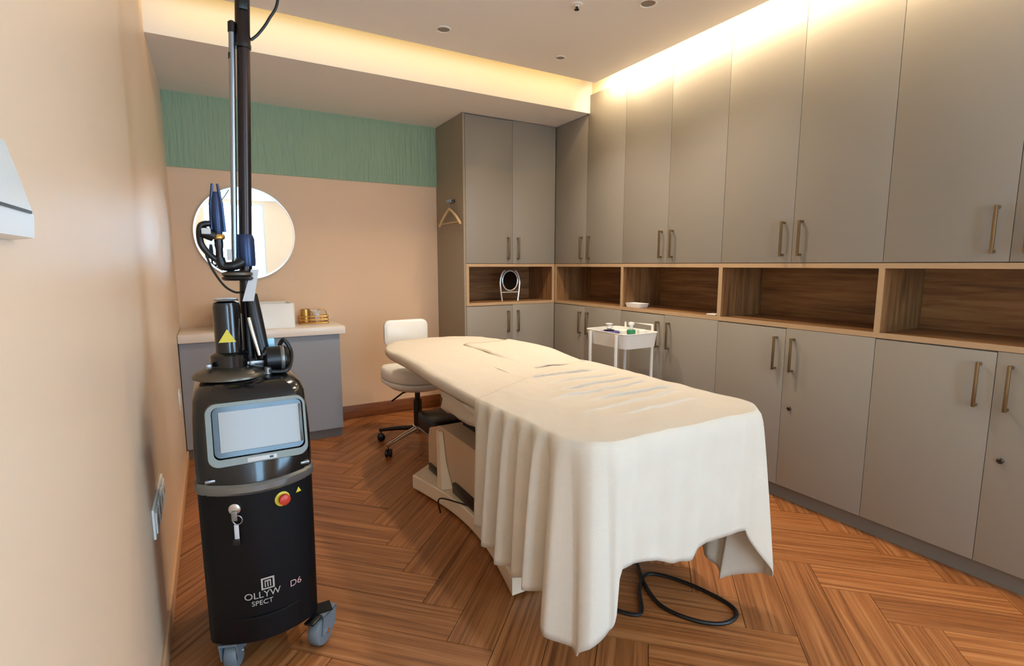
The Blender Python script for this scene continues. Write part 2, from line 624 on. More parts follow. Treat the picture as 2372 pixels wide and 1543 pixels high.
cabinet('lower_cabinet', 'lower taupe cabinet on the far wall behind the bed head', (1.793, 3.83, 0), 0, 0.865, ZD0, ZD1, 0.823, group='lower cabinets')
tag(box(1.773, 1.791, 3.828, YB - 0.001, 0, ZS - 0.002, bev=0.001, seg=1).build('end_panel', M_SIDE), 'tall brown end panel carrying the coat hanger', 'panel')


def open_shelf(name, label, loc, rz, xs, depth):
    t = thing(name, label, 'shelf', loc, rz)
    L = xs[-1]
    tb = box(0, L, 0.004, depth, ZN1 - 0.024, ZN1).build('top_board', M_NICHE, t)
    box(0, L, 0.0, 0.0039, ZN1 - 0.024, ZN1).build('edge_band', M_EDGE, tb)
    bb = box(0, L, 0.004, depth, ZN0, ZN0 + 0.024).build('bottom_board', M_NICHE, t)
    box(0, L, 0.0, 0.0039, ZN0, ZN0 + 0.024).build('edge_band', M_EDGE, bb)
    for i, x in enumerate(xs):
        a = min(max(x - 0.0125, 0), L - 0.025)
        dv = box(a, a + 0.025, 0.004, depth - 0.012, ZN0 + 0.0241, ZN1 - 0.0241).build('divider', M_NICHEV, t)
        box(a, a + 0.025, 0.0, 0.0039, ZN0 + 0.0241, ZN1 - 0.0241).build('edge_band', M_EDGE, dv)
    for a, b in zip(xs[:-1], xs[1:]):
        box(a + 0.013, b - 0.013, depth - 0.0115, depth, ZN0 + 0.0241, ZN1 - 0.0241).build('back_panel', M_NICHE, t)
    return t


open_shelf('open_shelf', 'brown wooden open shelf row running along the right wall between the cabinets', (XC, 3.828, 0), -PI / 2, [0.0, 0.875, 1.742, 2.612, 3.483], 0.40)
open_shelf('open_shelf', 'brown wooden open shelf with a small oval mirror on the far wall', (1.793, 3.83, 0), 0, [0, 0.864], 0.40)

# ================================================================== CEILING FITTINGS
for i, (x, y, r, lb) in enumerate(((1.242, 2.92, 0.044, 'recessed downlight nearest the yellow cove, left one of two'), (2.054, 2.92, 0.035, 'small recessed downlight near the corner of the two coves'), (2.034, 2.118, 0.047, 'recessed downlight cut by the top edge of the photo'))):
    t = thing('downlight', lb, 'light', (x, y, ZC), 0, 'recessed downlights')
    MB().lathe([(r, 0), (r, -0.004), (r * 0.86, -0.006), (r * 0.78, -0.002), (r * 0.78, 0)], n=24).build('ring', M_WHITEM, t)
    MB().lathe([(r * 0.775, 0), (r * 0.775, -0.001), (r * 0.3, -0.0014)], n=24).build('lens', M_GREY, t)
    sp = bpy.data.lights.new('fill_spot', 'SPOT')  # warm fill added below the unlit-looking fitting to brighten bed and far wall
    sp.energy = 28
    sp.color = (1.0, 0.86, 0.68)
    sp.spot_size = math.radians(125)
    sp.spot_blend = 1.0
    sp.shadow_soft_size = 0.05
    so = bpy.data.objects.new('fill_spot', sp)
    so.location = (0, 0, -0.06)
    so.parent = t
    COL.objects.link(so)
t = thing('sprinkler', 'small round ceiling sprinkler at the top edge between the downlights', 'sprinkler', (1.727, 2.313, ZC))
MB().lathe([(0.030, 0), (0.030, -0.004), (0.012, -0.008), (0.010, -0.012)], n=20).build('rose', M_WHITEM, t)
MB().lathe([(0.007, -0.0125), (0.007, -0.022), (0.013, -0.024), (0.013, -0.026)], n=14).build('nozzle', M_LOCK, t)

# ================================================================== VANITY CORNER
t = thing('vanity_cabinet', 'grey vanity cabinet against the far wall beside the laser machine', 'vanity', (XL + 0.003, 3.95, 0))
VW = 0.81 - XL - 0.003
box(0, VW - 0.004, 0.02, 0.432, 0.075, 0.792).build('body', M_VAN, t)
box(0, VW - 0.004, 0.035, 0.05, 0.0, 0.0745).build('plinth', M_TOE, t)
for a, b in ((0.002, VW / 2 - 0.001), (VW / 2 + 0.001, VW - 0.004)):
    box(a, b, 0.0, 0.0195, 0.075, 0.79, bev=0.001, seg=1).build('door', M_VAN, t)
tag(box(XL + 0.002, 0.845, 3.925, YB - 0.013, 0.7935, 0.85, bev=0.004).build('countertop', M_COUNTER), 'pale stone countertop lying on the grey vanity', 'countertop')
# rectangular vessel basin
t = thing('wash_basin', 'white rectangular vessel basin standing on the vanity countertop', 'basin', (0.265, 4.165, 0.851))
o_, i_, f_ = rrect(-0.25, 0.25, -0.155, 0.155, 0.02), rrect(-0.235, 0.235, -0.14, 0.14, 0.015), rrect(-0.20, 0.20, -0.11, 0.11, 0.02)
MB().loft([[(x, y, 0) for x, y in o_], [(x, y, 0.172) for x, y in o_], [(x * 0.99, y * 0.99, 0.175) for x, y in o_], [(x, y, 0.173) for x, y in i_], [(x, y, 0.03) for x, y in f_]]).build('bowl', M_WHITE, t)
MB().lathe([(0.02, 0.0302), (0.02, 0.034), (0.012, 0.035)], n=16).build('drain', M_CHROME, t)
t = thing('faucet', 'slim tall chrome faucet behind the white basin', 'faucet', (0.265, 4.348, 0.851))
MB().lathe([(0.022, 0), (0.022, 0.008), (0.012, 0.012), (0.011, 0.30), (0.0, 0.301)], n=16).build('stem', M_CHROME, t)
MB().tube([(0, 0, 0.27), (0, -0.05, 0.285), (0, -0.14, 0.28), (0, -0.15, 0.265)], 0.009, 10).build('spout', M_CHROME, t)
MB().tube([(0, 0, 0.303), (0, 0.0, 0.315), (0.0, -0.03, 0.335)], 0.006, 8).build('lever', M_CHROME, t)
# round mirror
t = thing('round_mirror', 'round wall mirror with thin silver rim above the vanity', 'mirror', (0.253, YB - 0.001, 1.53))
R_ = 0.336
MB().lathe([(R_ - 0.012, -0.002), (R_ - 0.012, -0.0235), (0.001, -0.0235)], n=64, axis='y').build('glass', M_MIRROR, t, sharp=20)
MB().lathe([(R_ - 0.0115, 0), (R_, 0), (R_, -0.03), (R_ - 0.0115, -0.03), (R_ - 0.0115, -0.001)], n=64, axis='y').build('rim', M_CHROME, t)
# gold wire organiser with cups and tissue
t = thing('wire_basket', 'gold wire organiser basket on the countertop right of the basin', 'basket', (0.675, 4.26, 0.851))
w = MB()
bx_, by_, bh_ = 0.105, 0.07, 0.055
for z in (0.004, 0.03, bh_):
    w.tube([(x, y, z) for x, y in rrect(-bx_, bx_, -by_, by_, 0.01, 3)] + [(bx_ - 0.01, -by_, z)], 0.0028, 6)
for k in range(9):
    x = -bx_ + 0.012 + k * (2 * bx_ - 0.024) / 8
    w.tube([(x, -by_, bh_), (x, -by_, 0.004), (x, by_, 0.004), (x, by_, bh_)], 0.0018, 6)
for k in range(1, 5):
    y = -by_ + k * 2 * by_ / 5
    w.tube([(-bx_, y, bh_), (-bx_, y, 0.004), (bx_, y, 0.004), (bx_, y, bh_)], 0.0018, 6)
w.build('wire_frame', M_GOLD, t)
w = MB()
w.tube(bez((0.02, 0, bh_), (0.03, 0, 0.125), (0.10, 0, 0.125), (0.103, 0, bh_)), 0.003, 6)
w.build('handle_loop', M_GOLD, t)
tag(MB().lathe([(0.034, 0), (0.036, 0.07), (0.034, 0.10), (0.032, 0.10), (0.03, 0.02)], (0.622, 4.262, 0.8585), 20).build('cup', M_GOLD), 'gold cup standing in the wire basket', 'cup')
tag(MB().lathe([(0.008, 0), (0.028, 0.06), (0.046, 0.088), (0.040, 0.088), (0.012, 0.04)], (0.70, 4.255, 0.8585), 18).build('tissue', M_WHITEM), 'white cone-folded tissue tucked into the gold wire basket', 'tissue')

# ================================================================== HANGER AND HOOK
t = thing('coat_hook', 'small metal coat hook on the brown end panel', 'hook', (1.7725, 4.035, 1.80))
box(-0.006, 0, -0.05, 0.05, 0.005, 0.03, bev=0.002).build('plate', M_LOCK, t)
for yy in (-0.035, 0.0, 0.035):
    MB().tube([(-0.005, yy, 0.018), (-0.028, yy, 0.006), (-0.036, yy, 0.018), (-0.036, yy, 0.03)], 0.0045, 8).build('peg', M_STEEL, t)
t = thing('coat_hanger', 'pale wooden coat hanger hanging from the hook on the end panel', 'hanger', (1.742, 4.035, 1.755))
MB().tube(spline([(0, 0, -0.012), (0, 0, 0.028), (0, 0.016, 0.05), (0.0, 0.0, 0.068), (0.0, -0.014, 0.055)], 6), 0.0022, 6).build('hook_wire', M_STEEL, t)
mbh = MB()
for s in (-1, 1):
    mbh.tube(spline([(0, 0, 0.0), (0, s * 0.06, -0.025), (0, s * 0.14, -0.072), (0, s * 0.215, -0.128)], 5), [0.010] * 6 + [0.010] * 10, 8)
mbh.build('arms', M_WOODL, t)
MB().tube([(0, -0.19, -0.112), (0, 0.19, -0.112)], 0.004, 8).build('bar', M_WOODL, t)

# ================================================================== SHELF THINGS
t = thing('table_mirror', 'small oval table mirror on silver stand in the far open shelf', 'mirror', (2.255, 3.925, ZN0 + 0.0242))
MB().tube([(0.075 * math.cos(a), 0, 0.175 + 0.085 * math.sin(a)) for a in [2 * PI * k / 36 for k in range(37)]], 0.006, 8).build('rim', M_CLEAR, t)
MB().loft([[(0.071 * math.cos(2 * PI * k / 36), yy, 0.175 + 0.081 * math.sin(2 * PI * k / 36)) for k in range(36)] for yy in (-0.003, 0.003)]).build('glass', M_DARKGL, t, sharp=20)
for s in (-1, 1):
    MB().tube(spline([(s * 0.078, 0.0, 0.0), (s * 0.092, 0.0, 0.10), (s * 0.096, 0, 0.17), (s * 0.078, 0, 0.235), (s * 0.05, 0, 0.262)], 6), 0.007, 8).build('leg', M_CLEAR, t)
MB().tube([(-0.088, 0.0, 0.075), (0.088, 0, 0.075)], 0.005, 8).build('crossbar', M_CLEAR, t)
t = thing('tray', 'small white tray on the open shelf next to the divider', 'tray', (XC + 0.07, 2.86, ZN0 + 0.0242), 0)
MB().loft([[(x, y, z) for x, y in rrect(-0.05 * s, 0.05 * s, -0.085 * s, 0.085 * s, 0.02)] for s, z in ((0.88, 0), (1.0, 0.03), (0.95, 0.03), (0.84, 0.006))]).build('dish', M_WHITE, t)
tag(box(XC + 0.03, XC + 0.09, 2.13, 2.20, ZN0 + 0.0242, ZN0 + 0.032, bev=0.002).build('card_stack', M_WHITEM), 'small stack of white cards at the right end of the second shelf bay', 'cards')

# ================================================================== TROLLEY
t = thing('trolley', 'white three-tier trolley between the bed and the cabinets', 'trolley', (2.385, 2.64, 0))
TX, TY = 0.15, 0.21


def tray_mesh(z0, z1):
    o1 = rrect(-TX, TX, -TY, TY, 0.05)
    o0 = rrect(-TX + 0.012, TX - 0.012, -TY + 0.012, TY - 0.012, 0.045)
    return MB().loft([[(x, y, z0) for x, y in o0], [(x, y, z1) for x, y in o1], [(x * 1.02, y * 1.015, z1) for x, y in o1], [(x * 1.02, y * 1.015, z1 - 0.003) for x, y in o1], [(x, y, z1 + 0.001) for x, y in o1], [(x * 0.975, y * 0.98, z1) for x, y in o1], [(x * 0.985, y * 0.985, z0 + 0.004) for x, y in o0]])


for z0_, z1_ in ((0.765, 0.862), (0.47, 0.54), (0.14, 0.22)):
    tray_mesh(z0_, z1_).build('tray', M_WHITEM, t)
for sx in (-1, 1):
    for sy in (-1, 1):
        x, y = sx * (TX + 0.008), sy * (TY - 0.08)
        MB().tube([(x, y, 0.075), (x, y, 0.85)], 0.011, 10).build('post', M_WHITEM, t)
        c = MB()
        c.lathe([(0.001, -0.011), (0.028, -0.011), (0.031, -0.006), (0.031, 0.006), (0.028, 0.011), (0.001, 0.011)], (x, y, 0.0312), 18, 'x')
        c.box(x - 0.014, x + 0.014, y - 0.008, y + 0.008, 0.05, 0.0748)
        c.build('caster', M_GREY, t)
MB().tube([(TX + 0.008, -0.13, 0.85), (TX + 0.008, -0.13, 0.90), (TX + 0.008, 0.13, 0.90), (TX + 0.008, 0.13, 0.85)], 0.009, 10).build('handle_bar', M_WHITEM, t)
ZTR = 0.7695
# things lying in the top tray
t = thing('spray_bottle', 'white bottle with teal and green band in the trolley tray', 'bottle', (2.40, 2.56, ZTR))
MB().lathe([(0.026, 0), (0.028, 0.004), (0.028, 0.07), (0.02, 0.085)], n=20).build('body', M_TEAL, t)
MB().lathe([(0.0285, 0.075), (0.0285, 0.10), (0.018, 0.105)], n=20).build('band', M_GREEN, t)
MB().lathe([(0.012, 0.1052), (0.012, 0.135), (0.020, 0.136), (0.020, 0.15), (0.006, 0.155)], n=16).build('cap', M_WHITE, t)
t = thing('tissue_pack', 'purple and black packet with white tissue in the trolley tray', 'packet', (2.33, 2.70, ZTR))
box(-0.06, 0.06, -0.045, 0.045, 0, 0.085, bev=0.008).build('packet', M_PURPLE, t)
box(-0.03, 0.03, -0.02, 0.02, 0.0852, 0.093, bev=0.003).build('lid', M_BLACK, t)
MB().lathe([(0.008, 0.0932), (0.022, 0.105), (0.012, 0.12), (0.026, 0.135)], n=9).build('tissue', M_WHITEM, t, sharp=10)
tag(box(2.42, 2.50, 2.66, 2.78, ZTR, ZTR + 0.085, bev=0.006).build('white_box', M_WHITE), 'white box lying in the trolley tray behind the bottle', 'box')
tag(MB().lathe([(0.03, 0), (0.032, 0.06), (0.03, 0.10), (0.012, 0.104)], (2.47, 2.53, ZTR), 18).build('jar', M_WHITE), 'white round jar at the right end of the trolley tray', 'jar')
for dx, dy, mt, lb in ((0.0, -0.08, M_WHITE, 'white box on the trolley middle tray, nearer one'), (-0.02, 0.07, M_TAG, 'grey box on the trolley middle tray, farther one')):
    tag(box(2.385 + dx - 0.07, 2.385 + dx + 0.07, 2.64 + dy - 0.05, 2.64 + dy + 0.05, 0.4745, 0.575, bev=0.005).build('carton', mt), lb, 'box', 'cartons on the middle tray')

# ================================================================== LEFT WALL FITTINGS
t = thing('wall_intercom', 'white wall-mounted intercom unit at the left edge of the photo', 'intercom', (XL + 0.001, 0.74, 1.33))
MB().prism([(0, 0), (0.022, 0.003), (0.024, 0.03), (0.014, 0.08), (0.005, 0.118), (0, 0.122)], -0.16, 0.13, 'xz').build('housing', M_WHITE, t)
box(0.0205, 0.0252, -0.15, 0.118, 0.032, 0.0355).build('slot', M_LOCK, t)
t = thing('power_outlet_strip', 'white multi-gang power outlet plate low on the left wall behind the machine', 'outlet', (XL + 0.0005, 2.08, 0.48))
box(0, 0.008, -0.17, 0.17, -0.05, 0.05, bev=0.003).build('plate', M_PLATE, t)
for k in range(4):
    y = -0.126 + k * 0.084
    s_ = box(0.0082, 0.013, y - 0.034, y + 0.034, -0.036, 0.036, bev=0.003).build('socket', M_PLATE, t)
    for dy in (-0.012, 0.012):
        box(0.0131, 0.0136, y + dy - 0.003, y + dy + 0.003, -0.012, 0.012).build('slot', M_LOCK, s_)
t = thing('power_outlet', 'small white outlet on the left wall in front of the vanity', 'outlet', (XL + 0.0005, 3.61, 0.50))
box(0, 0.008, -0.043, 0.043, -0.06, 0.06, bev=0.003).build('plate', M_WHITE, t)
box(0.0082, 0.011, -0.028, 0.028, -0.035, 0.035, bev=0.002).build('socket', M_WHITE, t)

# ================================================================== STOOL
SX, SY = 1.24, 3.50
t = thing('stool', 'white swivel stool with backrest tucked at the head of the bed', 'stool', (SX, SY, 0))


def seat_sec(z, s, bulge=0.0):
    pts = []
    for k in range(32):
        a = 2 * PI * k / 32
        ca, sa = math.cos(a), math.sin(a)
        x = 0.245 * s * math.copysign(abs(ca) ** 0.75, ca)
        y = 0.225 * s * math.copysign(abs(sa) ** 0.75, sa)
        pts.append((x, y, z + 0.02 * (x / 0.225) ** 2))
    return pts


MB().loft([seat_sec(0.425, 0.4), seat_sec(0.43, 0.8), seat_sec(0.458, 0.99), seat_sec(0.477, 1.0), seat_sec(0.485, 0.985)]).build('seat_shell', M_WHITE, t, sharp=60)
MB().loft([seat_sec(0.487, 0.96), seat_sec(0.500, 1.0), seat_sec(0.55, 0.99), seat_sec(0.572, 0.93), seat_sec(0.583, 0.7), seat_sec(0.586, 0.3)]).build('seat_cushion', M_WHITEM, t, sharp=70)
MB().lathe([(0.03, 0.15), (0.03, 0.34), (0.019, 0.342), (0.019, 0.4245)], n=18).build('gas_post', M_BLACK, t)
MB().tube([(0, 0, 0.415), (-0.13, -0.06, 0.412), (-0.22, -0.10, 0.375)], 0.006, 8).build('lever', M_BLACK, t)
bk = MB()
prof = rrect(-0.165, 0.165, 0.70, 0.895, 0.045, 6)
bk.loft([[(x * s, 0.235 + dy - 0.25 * (x * s) ** 2 * 1.5, 0.7975 + (z - 0.7975) * s) for x, z in prof] for s, dy in ((0.9, -0.028), (1.0, -0.018), (1.0, 0.012), (0.93, 0.022))])
bk.build('backrest', M_WHITE, t, sharp=60)
MB().tube([(0, 0.14, 0.415), (0, 0.28, 0.45), (0, 0.29, 0.60), (0, 0.262, 0.74)], 0.012, 10).build('back_support', M_BLACK, t)
hub = MB().lathe([(0.034, 0.09), (0.04, 0.10), (0.04, 0.145), (0.03, 0.149)], n=18).build('hub', M_CHROME, t)
for k in range(5):
    a = math.radians(208 + 72 * k)
    ca, sa = math.cos(a), math.sin(a)
    MB().tube([(0.03 * ca, 0.03 * sa, 0.125), (0.17 * ca, 0.17 * sa, 0.108), (0.31 * ca, 0.31 * sa, 0.082)], [0.019, 0.016, 0.012], 10).build('leg', M_CHROME if k in (0, 1) else M_BLACK, t)
    c = MB()
    for s in (-1, 1):
        c.lathe([(0.001, 0.004 * s), (0.026, 0.004 * s), (0.028, 0.008 * s), (0.028, 0.018 * s), (0.022, 0.022 * s), (0.001, 0.022 * s)], (0, 0, 0), 18, 'y')
    c.tube([(0, 0, 0.0), (0, 0, 0.048)], 0.0039, 8)
    cm = MB().add(c, Matrix.Translation((0.30 * ca, 0.30 * sa, 0.0285)) @ Matrix.Rotation(a + 0.6, 4, 'Z'))
    cm.build('caster', M_BLACK, t)

# ================================================================== TREATMENT BED
BX0, BX1, BY0 = 0.882, 1.728, 1.125
BXC = (BX0 + BX1) / 2


def bed_outline(n_side=26, n_head=30, n_cor=8, inset=0.0):
    hw = (BX1 - BX0) / 2 - inset
    pts = []
    r = 0.13
    y0 = BY0 + inset
    for k in range(n_side):
        pts.append((BXC - hw, 2.9 + (y0 + r - 2.9) * k / n_side))
    for k in range(n_cor):
        a = PI + PI / 2 * k / n_cor
        pts.append((BXC - hw + r + r * math.cos(a), y0 + r + r * math.sin(a)))
    for k in range(n_cor):
        pts.append((BXC - hw + r + (2 * hw - 2 * r) * k / n_cor, y0))
    for k in range(n_cor):
        a = -PI / 2 + PI / 2 * k / n_cor
        pts.append((BXC + hw - r + r * math.cos(a), y0 + r + r * math.sin(a)))
    for k in range(n_side):
        pts.append((BXC + hw, y0 + r + (2.9 - y0 - r) * k / n_side))
    for k in range(n_head):
        a = PI * k / n_head
        ca, sa = math.cos(a), math.sin(a)
        pts.append((BXC + hw * math.copysign(abs(ca) ** 0.72, ca), 2.9 + (0.49 - inset) * abs(sa) ** 0.8))
    return pts


def bed_z(x, y):
    return 0.778 + 0.018 * sstep(2.2, 2.7, y)


def wr(x, y, a=0.004, f=6.0, seed=0.0):
    return a * noise.noise(Vector((x * f, y * f * 0.6, seed)))


def top_z(x, y):
    return bed_z(x, y) + wr(x, y, 0.007, 7.0, 1.3) + wr(x, y, 0.003, 22, 4.0)


bed = thing('treatment_bed', 'cream padded treatment bed on a beige pedestal in the middle of the room', 'bed', (BXC, 2.2, 0))


def bl(p):
    return (p[0] - BXC, p[1] - 2.2, p[2])


mt = MB()
secs = []
for ins, z in ((0.05, -0.06), (0.012, -0.055), (0.0, -0.04), (0.0, -0.018), (0.006, -0.006)):
    secs.append([bl((x, y, bed_z(x, y) + z)) for x, y in bed_outline(inset=ins)])
ol = bed_outline(inset=0.014)
for r in (1.0, 0.93, 0.84, 0.74, 0.63, 0.5, 0.35, 0.18):
    row = []
    for x, y in ol:
        ay = min(max(y, 1.55), 2.95)
        X, Y = BXC + (x - BXC) * r, ay + (y - ay) * r
        row.append(bl((X, Y, top_z(X, Y))))
    secs.append(row)
mt.loft(secs)
mt.build('mattress', M_TOWEL, bed, sharp=70)
# thick fitted cover around the lifting section
cv = MB()
secs = []
for z, ins in ((0.60, 0.09), (0.612, 0.045), (0.64, 0.02), (0.67, 0.03), (0.70, 0.012), (0.716, 0.012)):
    row = []
    for x, y in rrect(BX0 + 0.002 + ins, BX1 - 0.002 - ins, 1.3, 2.29 - ins * 0.5, 0.06, 6):
        row.append((x, y))
    # densify
    dn = []
    for (a, b), (c, d) in zip(row, row[1:] + row[:1]):
        L = math.hypot(c - a, d - b)
        n = max(1, int(L / 0.03))
        for k in range(n):
            dn.append((a + (c - a) * k / n, b + (d - b) * k / n))
    secs.append((z, dn))
nmin = min(len(d) for _, d in secs)
rows_ = []
for z, d in secs:
    rr = []
    for k in range(nmin):
        q = d[int(k * len(d) / nmin)]
        x, y = q
        wv = 0.012 * noise.noise(Vector((x * 14, y * 9, z * 30)))
        zz = z + (0.02 * noise.noise(Vector((x * 5, y * 8, 3.0))) if z < 0.65 else 0)
        rr.append(bl((x + (wv if x > BXC else -wv), y, zz)))
    rows_.append(rr)
cv.loft(rows_)
cv.build('fitted_cover', M_TOWEL, bed, sharp=70)
# base plate: concave long sides, black plinth under it


def base_poly(inset):
    hw, yn, yf = (BXC - 0.94) - inset, 1.62 + inset, 2.88 - inset
    L = []
    for k in range(25):
        f = k / 24
        y = yn + (2.77 - yn) * f
        dip = 0.085 * math.sin(PI * f) ** 1.0
        L.append((-(hw - dip), y - 2.2))
    pts = L[::-1] + [(-x, y) for x, y in L] + [(hw - 0.13, yf - 2.2), (-(hw - 0.13), yf - 2.2)]
    return pts


MB().loft([[(x, y, z) for x, y in base_poly(i)] for i, z in ((0.004, 0.014), (0.0, 0.018), (0.0, 0.088), (0.006, 0.093))]).build('base', M_BASE, bed)
MB().loft([[(x, y, z) for x, y in base_poly(0.03)] for z in (0.0, 0.0135)]).build('plinth', M_BLACK, bed)
# pedestal: beige box cover with slanted rib, dark slots at its foot
pd = MB()
prof = [(-0.5, 0.094), (0.62, 0.094), (0.635, 0.12), (0.63, 0.29), (0.61, 0.345), (0.57, 0.36), (0.45, 0.40), (-0.5, 0.40)]
pd.loft([[(x * s, y if abs(y) < 10 else y, z) for y, z in prof] for x, s in ((-0.24, 1.0), (-0.22, 1.0), (0.22, 1.0), (0.24, 1.0))])
pd.build('pedestal', M_LEATH, bed)
box(-0.12, 0.12, -0.45, 0.40, 0.40, 0.60).build('lift_column', M_BLACK, bed)
rb = MB()
rb.loft([[(-0.243, 0.40, 0.38), (-0.243, 0.46, 0.38), (-0.262, 0.45, 0.38), (-0.262, 0.41, 0.38)],
         [(-0.243, 0.36, 0.22), (-0.243, 0.43, 0.22), (-0.272, 0.42, 0.22), (-0.272, 0.37, 0.22)],
         [(-0.243, 0.27, 0.095), (-0.243, 0.36, 0.095), (-0.30, 0.35, 0.095), (-0.30, 0.29, 0.095)]])
rb.build('rib', M_BASE, bed)
box(-0.255, -0.2405, 0.40, 0.60, 0.095, 0.135, bev=0.004).build('slot', M_BLACK, bed)
box(-0.262, -0.2405, -0.10, 0.235, 0.095, 0.15, bev=0.004).build('slot', M_BLACK, bed)
box(-0.20, 0.10, 0.645, 0.95, 0.24, 0.36, bev=0.03).build('actuator', M_BLACK, bed)
box(-0.03, 0.03, 0.46, 0.70, 0.42, 0.70).build('head_strut', M_BLACK, bed)

# ------------------------------------------------------------------ towel draped over the bed foot
NU, NV, NT = 56, 210, 26
RZ = 0.13
TX0, TX1, TY0 = BX0 - 0.012, BX1 + 0.012, BY0 - 0.012


def lerp_tab(tab, s):
    if s <= tab[0][0]:
        return tab[0][1]
    for (a, va), (b, vb) in zip(tab[:-1], tab[1:]):
        if s <= b:
            f = (s - a) / (b - a)
            f = f * f * (3 - 2 * f)
            return va + (vb - va) * f
    return tab[-1][1]


def lin_tab(tab, s):
    for (a, va), (b, vb) in zip(tab[:-1], tab[1:]):
        if s <= b:
            return va + (vb - va) * max(0, (s - a) / (b - a))
    return tab[-1][1]


def tz(x, y):
    z = top_z(x, y) + 0.0055
    return z + crease(x, y)[0]


CREASES = ((1.98, -0.05, 0.0125, 1.08, 1.64), (1.84, 0.02, 0.0095, 1.24, 1.70), (1.73, 0.03, 0.0115, 1.22, 1.71), (1.63, 0.06, 0.010, 1.12, 1.69), (1.53, 0.02, 0.012, 1.25, 1.70), (1.43, 0.08, 0.008, 1.15, 1.66), (1.33, 0.05, 0.007, 1.2, 1.62))


def crease(x, y):
    # soft pleats across the bed, each rolled over towards the foot: height and roll
    h = roll = 0.0
    for yk, sl, am, x0, x1 in CREASES:
        d = y - (yk + sl * (x - 1.3) + 0.014 * noise.noise(Vector((x * 6, yk * 9, 0))))
        g = math.exp(-(d / 0.011) ** 2) if d < 0 else math.exp(-(d / 0.045) ** 2)
        g *= sstep(x0 - 0.06, x0 + 0.10, x) * (1 - sstep(x1 - 0.10, x1 + 0.04, x))
        h += am * g
        roll += 1.1 * am * g * g
    return h, roll


bm = bmesh.new()
grid = []
YL, YRR = 1.775, 2.24
for j in range(NV + 1):
    row = []
    v = (j / NV) ** 1.6
    for i in range(NU + 1):
        u = i / NU
        yb = YL + (YRR - YL) * u
        y = TY0 + v * (yb - TY0)
        dy = y - TY0
        c = RZ - math.sqrt(max(0, RZ * RZ - (RZ - dy) ** 2)) if dy < RZ else 0.0
        xa, xb = TX0 + c, TX1 - c
        x = xa + (xb - xa) * u
        row.append(bm.verts.new((x, y - crease(x, y)[1], tz(x, y))))
    grid.append(row)
for j in range(NV):
    for i in range(NU):
        bm.faces.new((grid[j][i], grid[j][i + 1], grid[j + 1][i + 1], grid[j + 1][i]))
rim = [grid[j][0] for j in range(NV, 0, -1)] + [grid[0][i] for i in range(NU + 1)] + [grid[j][NU] for j in range(1, NV + 1)]
# arc length along the rim
S = [0.0]
for a, b in zip(rim[:-1], rim[1:]):
    S.append(S[-1] + (Vector(a.co.xy) - Vector(b.co.xy)).length)
LT = S[-1]
print('rim', LT)
# s: 0 at left top edge, ~0.56 corner start, ~0.76 foot begins, ~1.36 foot ends, ~1.56 right side begins
sC0, sC1 = 0.53, 0.735
sC2 = sC1 + (TX1 - TX0 - 2 * RZ)
sC3 = sC2 + RZ * PI / 2
DROP = [(0, 0.48), (0.05, 0.50), (0.10, 0.50), (0.17, 0.53), (0.33, 0.56), (0.42, 0.53), (0.49, 0.53), (0.515, 0.575), (0.62, 0.675), (0.70, 0.59), (0.735, 0.555), (0.75, 0.40), (0.86, 0.405), (0.98, 0.455), (1.06, 0.46), (1.09, 0.43), (1.30, 0.43), (sC2 - 0.01, 0.43), (sC2 + 0.085, 0.64), (sC2 + 0.12, 0.66), (sC2 + 0.16, 0.71), (sC3, 0.69), (sC3 + 0.06, 0.66), (sC3 + 0.30, 0.56), (LT, 0.48)]
FLARE = [(0, 0.0), (0.45, 0.0), (0.53, 0.012), (0.62, 0.022), (0.71, 0.014), (0.75, 0.0), (1.2, 0.0), (sC2, 0.004), (sC2 + 0.08, 0.075), (sC2 + 0.11, 0.05), (sC2 + 0.16, -0.09), (sC3 + 0.03, -0.09), (sC3 + 0.22, -0.02), (LT, 0.0)]
FOLDA = [(0, 0.02), (0.03, 0.054), (0.45, 0.068), (0.52, 0.06), (0.60, 0.03), (0.70, 0.02), (0.76, 0.003), (1.25, 0.003), (sC3, 0.010), (LT, 0.020)]
prev = rim
cols = [[] for _ in rim]
